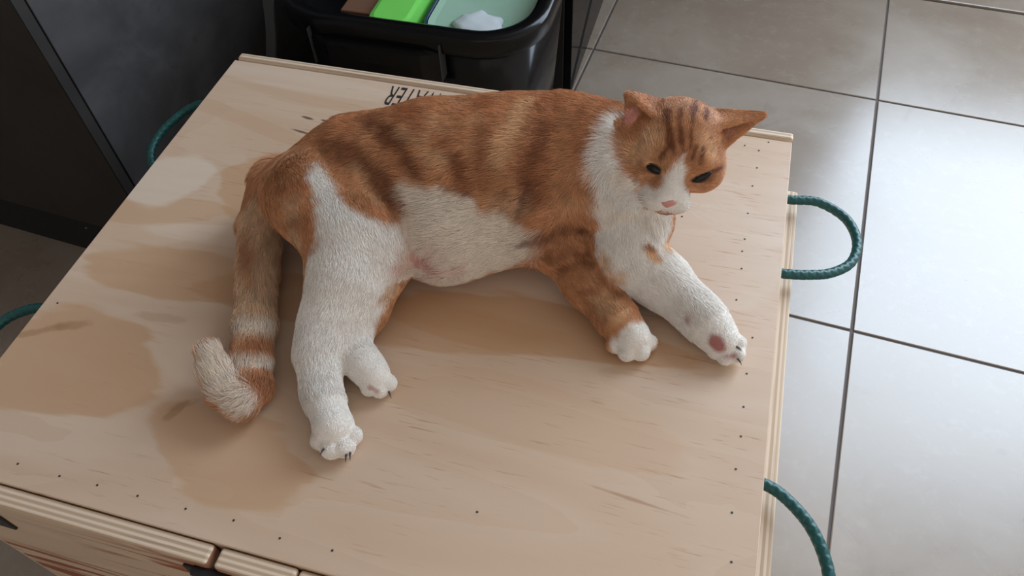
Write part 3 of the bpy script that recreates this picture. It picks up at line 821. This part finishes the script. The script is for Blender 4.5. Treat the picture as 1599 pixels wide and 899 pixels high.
def vnoise(P, scale, seed=0):
    Q = P * scale
    I = np.floor(Q).astype(np.int64); f = Q - I; f = f * f * (3 - 2 * f)
    r = 0
    for dx in (0, 1):
        for dy in (0, 1):
            for dz in (0, 1):
                w = (f[..., 0] if dx else 1 - f[..., 0]) * (f[..., 1] if dy else 1 - f[..., 1]) * (f[..., 2] if dz else 1 - f[..., 2])
                r = r + w * vhash(I + np.array([dx, dy, dz]), seed)
    return r

def coat(P):
    """coat colour at points P (linear rgb)"""
    n1 = vnoise(P, 70, 1); n2 = vnoise(P, 160, 2); n3 = vnoise(P, 35, 3)
    c = np.tile(np.array(COAT['orange']), (len(P), 1))
    m = np.clip(.5 + .5 * (n3 + .5 * n1), 0, 1)[:, None]
    c = c * (1 - .55 * m) + np.array(COAT['rust']) * .55 * m
    G = {}
    for g, p, k, f in prim_list():
        d = d_prim(P, p)
        G[g] = np.minimum(G[g], d) if g in G else d
    names = list(G); part = np.array([G[g] for g in names]).argmin(0)
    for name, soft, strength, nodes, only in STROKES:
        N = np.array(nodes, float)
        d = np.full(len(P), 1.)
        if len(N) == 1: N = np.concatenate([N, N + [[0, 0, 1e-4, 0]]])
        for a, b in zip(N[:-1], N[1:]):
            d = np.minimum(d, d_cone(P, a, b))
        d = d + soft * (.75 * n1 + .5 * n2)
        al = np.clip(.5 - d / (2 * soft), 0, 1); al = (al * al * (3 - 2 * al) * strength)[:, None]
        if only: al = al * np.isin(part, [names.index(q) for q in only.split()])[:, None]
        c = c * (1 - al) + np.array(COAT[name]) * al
    return c


lo = np.array([.12, .05, TOPZ - .006]); hi = np.array([.74, .52, TOPZ + .26])
VOX = .0022
D, xs = cat_sdf_grid(lo, hi, VOX)
V, F = surface_nets(D, lo, VOX)

def grad(P):
    """outward normals from the distance grid"""
    g = np.zeros_like(P); q = (P - lo) / VOX; mx = np.array(D.shape) - 2
    def samp(Q):
        Q = np.clip(Q, 0, mx - .001); I = Q.astype(int); f = Q - I; r = 0
        for dx in (0, 1):
            for dy in (0, 1):
                for dz in (0, 1):
                    w = (f[:, 0] if dx else 1 - f[:, 0]) * (f[:, 1] if dy else 1 - f[:, 1]) * (f[:, 2] if dz else 1 - f[:, 2])
                    r = r + w * D[I[:, 0] + dx, I[:, 1] + dy, I[:, 2] + dz]
        return r
    for i in range(3):
        e = np.zeros(3); e[i] = 1.0
        g[:, i] = samp(q + e) - samp(q - e)
    return g / np.maximum(np.linalg.norm(g, axis=1, keepdims=True), 1e-9)

cat = thing('cat', 'orange and white tabby cat lying stretched on the plywood box', 'cat', (.36, .28, TOPZ))
me = bpy.data.meshes.new('cat_body')
me.from_pydata(V.tolist(), [], F.tolist())
me.update()
ca_ = me.color_attributes.new('coat', 'FLOAT_COLOR', 'POINT')
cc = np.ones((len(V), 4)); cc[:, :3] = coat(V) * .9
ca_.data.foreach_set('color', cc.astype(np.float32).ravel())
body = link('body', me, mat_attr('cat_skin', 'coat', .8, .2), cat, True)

# fur
PR = prim_list()
gnames = ['torso', 'front_near', 'front_far', 'hind_near', 'hind_far', 'tail', 'head', 'ears']
tri = np.concatenate([F[:, [0, 1, 2]], F[:, [0, 2, 3]]])
a_, b_, c_ = V[tri[:, 0]], V[tri[:, 1]], V[tri[:, 2]]
area = .5 * np.linalg.norm(np.cross(b_ - a_, c_ - a_), axis=1)
headish = np.linalg.norm((a_ - HEAD_C), axis=1) < .065
wgt = area * np.where(headish, 2.0, 1.0)
NF = 400000
ti = rng.choice(len(tri), NF, p=wgt / wgt.sum())
u = rng.random((NF, 2)); sw = u.sum(1) > 1; u[sw] = 1 - u[sw]
root = a_[ti] + u[:, :1] * (b_[ti] - a_[ti]) + u[:, 1:] * (c_[ti] - a_[ti])
nrm = grad(root)
keep = ~((nrm[:, 2] < -.75) & (root[:, 2] < TOPZ + .004))
root, nrm = root[keep], nrm[keep]
gd = np.full((len(gnames), len(root)), 1.0)
flow = np.zeros_like(root); wsum = np.zeros(len(root))
nose = head_point((0, .051, -.0315))
for g, p, k, f in PR:
    d = d_prim(root, p)
    gi = gnames.index(g)
    gd[gi] = np.minimum(gd[gi], d)
    w = np.exp(-np.maximum(d, 0) / .006)
    if g == 'ears':
        ff = np.tile((p[3] - .5 * (p[1] + p[2])) / np.linalg.norm(p[3] - .5 * (p[1] + p[2])), (len(root), 1))
        w = w * .6 * (d < .004)
    elif f is None:
        ff = root - nose; ff = ff / np.maximum(np.linalg.norm(ff, axis=1, keepdims=True), 1e-6)
        ff = ff - .5 * HEAD_Y
    else:
        ff = np.tile(f, (len(root), 1))
    flow += w[:, None] * ff; wsum += w
part = gd.argmin(0)
LEN = np.array([.0120, .0062, .0056, .0066, .0050, .0135, .0042, .0030])[part]
# paws and muzzle are shorter, the belly longer
for c0, rad, sc in [(q[2][-1], .030, .32) for q in CHAINS if q[0] != 'torso' and q[0] != 'tail' and len(q[2]) > 4]:
    dd = np.linalg.norm(root - np.array(c0[:3]), axis=1)
    LEN = LEN * np.where(dd < rad, sc, 1)
dn = np.linalg.norm(root - nose, axis=1)
LEN = LEN * np.clip(.35 + dn / .045, .35, 1)
flow = flow / np.maximum(wsum[:, None], 1e-9)
n1 = np.stack([vnoise(root, 55, s) for s in (11, 12, 13)], -1)
n2 = np.stack([vnoise(root, 200, s) for s in (14, 15, 16)], -1)
calm = np.where(part == 6, .45, 1.0)[:, None]
flow = flow + calm * (.30 * n1 + .28 * n2 + .16 * rng.normal(size=root.shape))
flow = flow + np.array([0, 0, -.12])
flow -= nrm * (flow * nrm).sum(1, keepdims=True)
flow /= np.maximum(np.linalg.norm(flow, axis=1, keepdims=True), 1e-6)
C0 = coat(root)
pinkish = (C0[:, 1] < .75 * C0[:, 0]) & (C0[:, 2] > .82 * C0[:, 1])
ok = dn > .0062
EYES = [((0.5645, 0.3578, 0.5796), (0.9431, -0.2776, -0.1829), (0.29, 0.4175, 0.8612), (-0.1627, -0.8652, 0.4742)), ((0.6049, 0.3631, 0.5737), (0.8143, 0.4186, 0.402), (-0.5424, 0.3026, 0.7837), (0.2064, -0.8563, 0.4735))]
for e in EYES:
    q = root - np.array(e[0])
    ex = (q @ np.array(e[1])) / .0088; ez = (q @ np.array(e[2])) / .0048; ey = (q @ np.array(e[3])) / .012
    ok &= (ex * ex + ez * ez + ey * ey) > 1
ok &= ~(pinkish & (part != 0) & (part != 7) & (rng.random(len(root)) < .93))
LEN = LEN * np.where(pinkish & (part == 0), .6, 1)
root, nrm, flow, C0, LEN = root[ok], nrm[ok], flow[ok], C0[ok], LEN[ok]
n = len(root)
L = (LEN * rng.uniform(.65, 1.15, n))[:, None]
lift = rng.uniform(.16, .40, n)[:, None]
pts = np.empty((n, 4, 3))
pts[:, 0] = root - nrm * .0004
pts[:, 1] = root + L * (.30 * flow + (.05 + .30 * lift) * nrm)
pts[:, 2] = root + L * (.64 * flow + (.06 + .46 * lift) * nrm)
pts[:, 3] = root + L * (1.0 * flow + (.05 + .50 * lift) * nrm)
pts[:, :, 2] = np.maximum(pts[:, :, 2], TOPZ + .0004)
hc = bpy.data.hair_curves.new('fur')
hc.add_curves([4] * n)
hc.points.foreach_set('position', pts.astype(np.float32).ravel())
ra = hc.attributes.get('radius') or hc.attributes.new('radius', 'FLOAT', 'POINT')
rad = np.tile(np.array([.00017, .00016, .00012, .00004]), (n, 1)) * rng.uniform(.8, 1.2, (n, 1))
ra.data.foreach_set('value', rad.astype(np.float32).ravel())
ha = hc.attributes.new('coat', 'FLOAT_COLOR', 'CURVE')
hcol = np.ones((n, 4)); streak = vnoise(root - flow * .006, 330, 21)
tint = (1.06 + rng.normal(0, .10, n) + .20 * n2[ok][:, 0] + .12 * n1[ok][:, 1] + .16 * streak)
pale_ = C0[:, 2] > .45
tint = np.where(pale_, 1 + (tint - 1) * .35, tint)[:, None]
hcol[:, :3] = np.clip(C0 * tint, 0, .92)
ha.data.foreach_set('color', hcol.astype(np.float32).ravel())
hc.materials.append(mat_attr('cat_fur', 'coat', .5, .35))
fur = bpy.data.objects.new('fur', hc); col.objects.link(fur); adopt(fur, cat)
fur['kind'] = 'stuff'

# eyes: dark, half closed
def mat_eye():
    g = NT('cat_eye')
    n = g.noise(300, 2)
    return g.done(g.mix(n, (.006, .006, .005), (.016, .017, .012)), .15, spec=.25)
EYE = mat_eye()
LID = mat_plain('eyelid', (.055, .028, .018), .6)
LIP = mat_plain('lip', (.30, .17, .14), .6)
for e in EYES:
    c0, ax, az, ay = [Vector(v) for v in e]
    M = Matrix((( *ax, 0), (*ay, 0), (*az, 0), (0, 0, 0, 1))).transposed()
    b = bmesh.new(); bmesh.ops.create_uvsphere(b, u_segments=24, v_segments=14, radius=1)
    for v in b.verts:
        k = max(0.0, 1 - abs(v.co.x) ** 2.2)
        v.co = Vector((v.co.x * .0082, v.co.y * .0030, v.co.z * .0034 * (.35 + .65 * k)))
    bmesh.ops.transform(b, matrix=Matrix.Translation(c0 + ay * .0006) @ M, verts=b.verts)
    finish('eye', b, EYE, cat, True)
    for sgn in (1, -1):
        pth = [c0 + ay * (.0026 - .0018 * abs(t) ** 2) + ax * (.0090 * t) + az * (sgn * .0036 * (1 - abs(t) ** 2.0)) for t in [i / 8 - 1 for i in range(17)]]
        link('eyelid', tube_mesh('eyelid', pth, .0006, 8), LID, cat, True)

# nose pad
b = bmesh.new(); bmesh.ops.create_uvsphere(b, u_segments=20, v_segments=12, radius=1)
for v in b.verts:
    w = 1.0 if v.co.z > 0 else 1 + .55 * v.co.z
    v.co = Vector((v.co.x * .0078 * w, v.co.y * .0034, v.co.z * .0050))
HM = Matrix(((*HEAD_X, 0), (*HEAD_Y, 0), (*HEAD_Z, 0), (0, 0, 0, 1))).transposed()
bmesh.ops.transform(b, matrix=Matrix.Translation(Vector(head_point((.0015, .0510, -.0320)))) @ HM, verts=b.verts)
finish('nose', b, mat_plain('nose_pink', (.56, .25, .22), .45, scale=300), cat, True)
# mouth line
pth = [Vector(head_point(p)) for p in ((-.010, .0440, -.0430), (-.005, .0470, -.0440), (0, .0485, -.0405), (.005, .0470, -.0440), (.010, .0440, -.0430))]
link('mouth', tube_mesh('mouth', catmull(pth, 6), .0004, 6), LIP, cat, True)

# whiskers
for s, up, ln, dz in ((-1, .10, .052, -0.0345), (-1, -.05, .058, -0.0365), (-1, -.25, .052, -0.0385), (-1, -.42, .045, -0.0395), (-1, .22, .042, -0.0330),
                      (1, .05, .040, -0.0345), (1, -.12, .044, -0.0365), (1, -.30, .040, -0.0385), (1, .18, .034, -0.0330)):
    p0 = np.array([s * .0150, .0450, dz])
    d1 = np.array([s * .80, .30, up * .5]); d2 = np.array([s * .95, -.25, up * 1.0 - .25])
    pp = [Vector(head_point(p0 + ln * (t * d1 * (1 - t) + t * t * d2))) for t in (0, .25, .5, .75, 1)]
    link('whisker', tube_mesh('whisker', catmull(pp, 5), lambda t: .00028 * (1 - .8 * t), 5), WHISK, cat, True)
# brow whiskers
for s in (-1, 1):
    for k in range(2):
        p0 = np.array([s * (.015 + .005 * k), .033, .004]); 
        pp = [Vector(head_point(p0 + np.array([s * .010 * t, .012 * t - .010 * t * t, .022 * t]))) for t in (0, .3, .6, 1)]
        link('whisker', tube_mesh('whisker', catmull(pp, 4), lambda t: .0002 * (1 - .8 * t), 5), WHISK, cat, True)
# claws
for c0, dr in [((0.3635, 0.093, 0.4573), (0.15, -1, -0.3)), ((0.3658, 0.0955, 0.4571), (0.3, -1, -0.3)), ((0.3452, 0.0912, 0.4623), (-0.3, -1, -0.3)), ((0.6662, 0.2634, 0.4599), (0.7, -0.7, -0.2)), ((0.6632, 0.2723, 0.4652), (0.9, -0.4, -0.1)), ((0.3752, 0.1593, 0.4543), (0.6, -0.7, -0.3))]:
    c0, dr = Vector(c0), Vector(dr).normalized()
    pp = [c0, c0 + dr * .003 + Vector((0, 0, .0004)), c0 + dr * .0062 + Vector((0, 0, -.0012))]
    link('claw', tube_mesh('claw', catmull(pp, 5), lambda t: .0011 * (1 - .85 * t), 8), CLAW, cat, True)
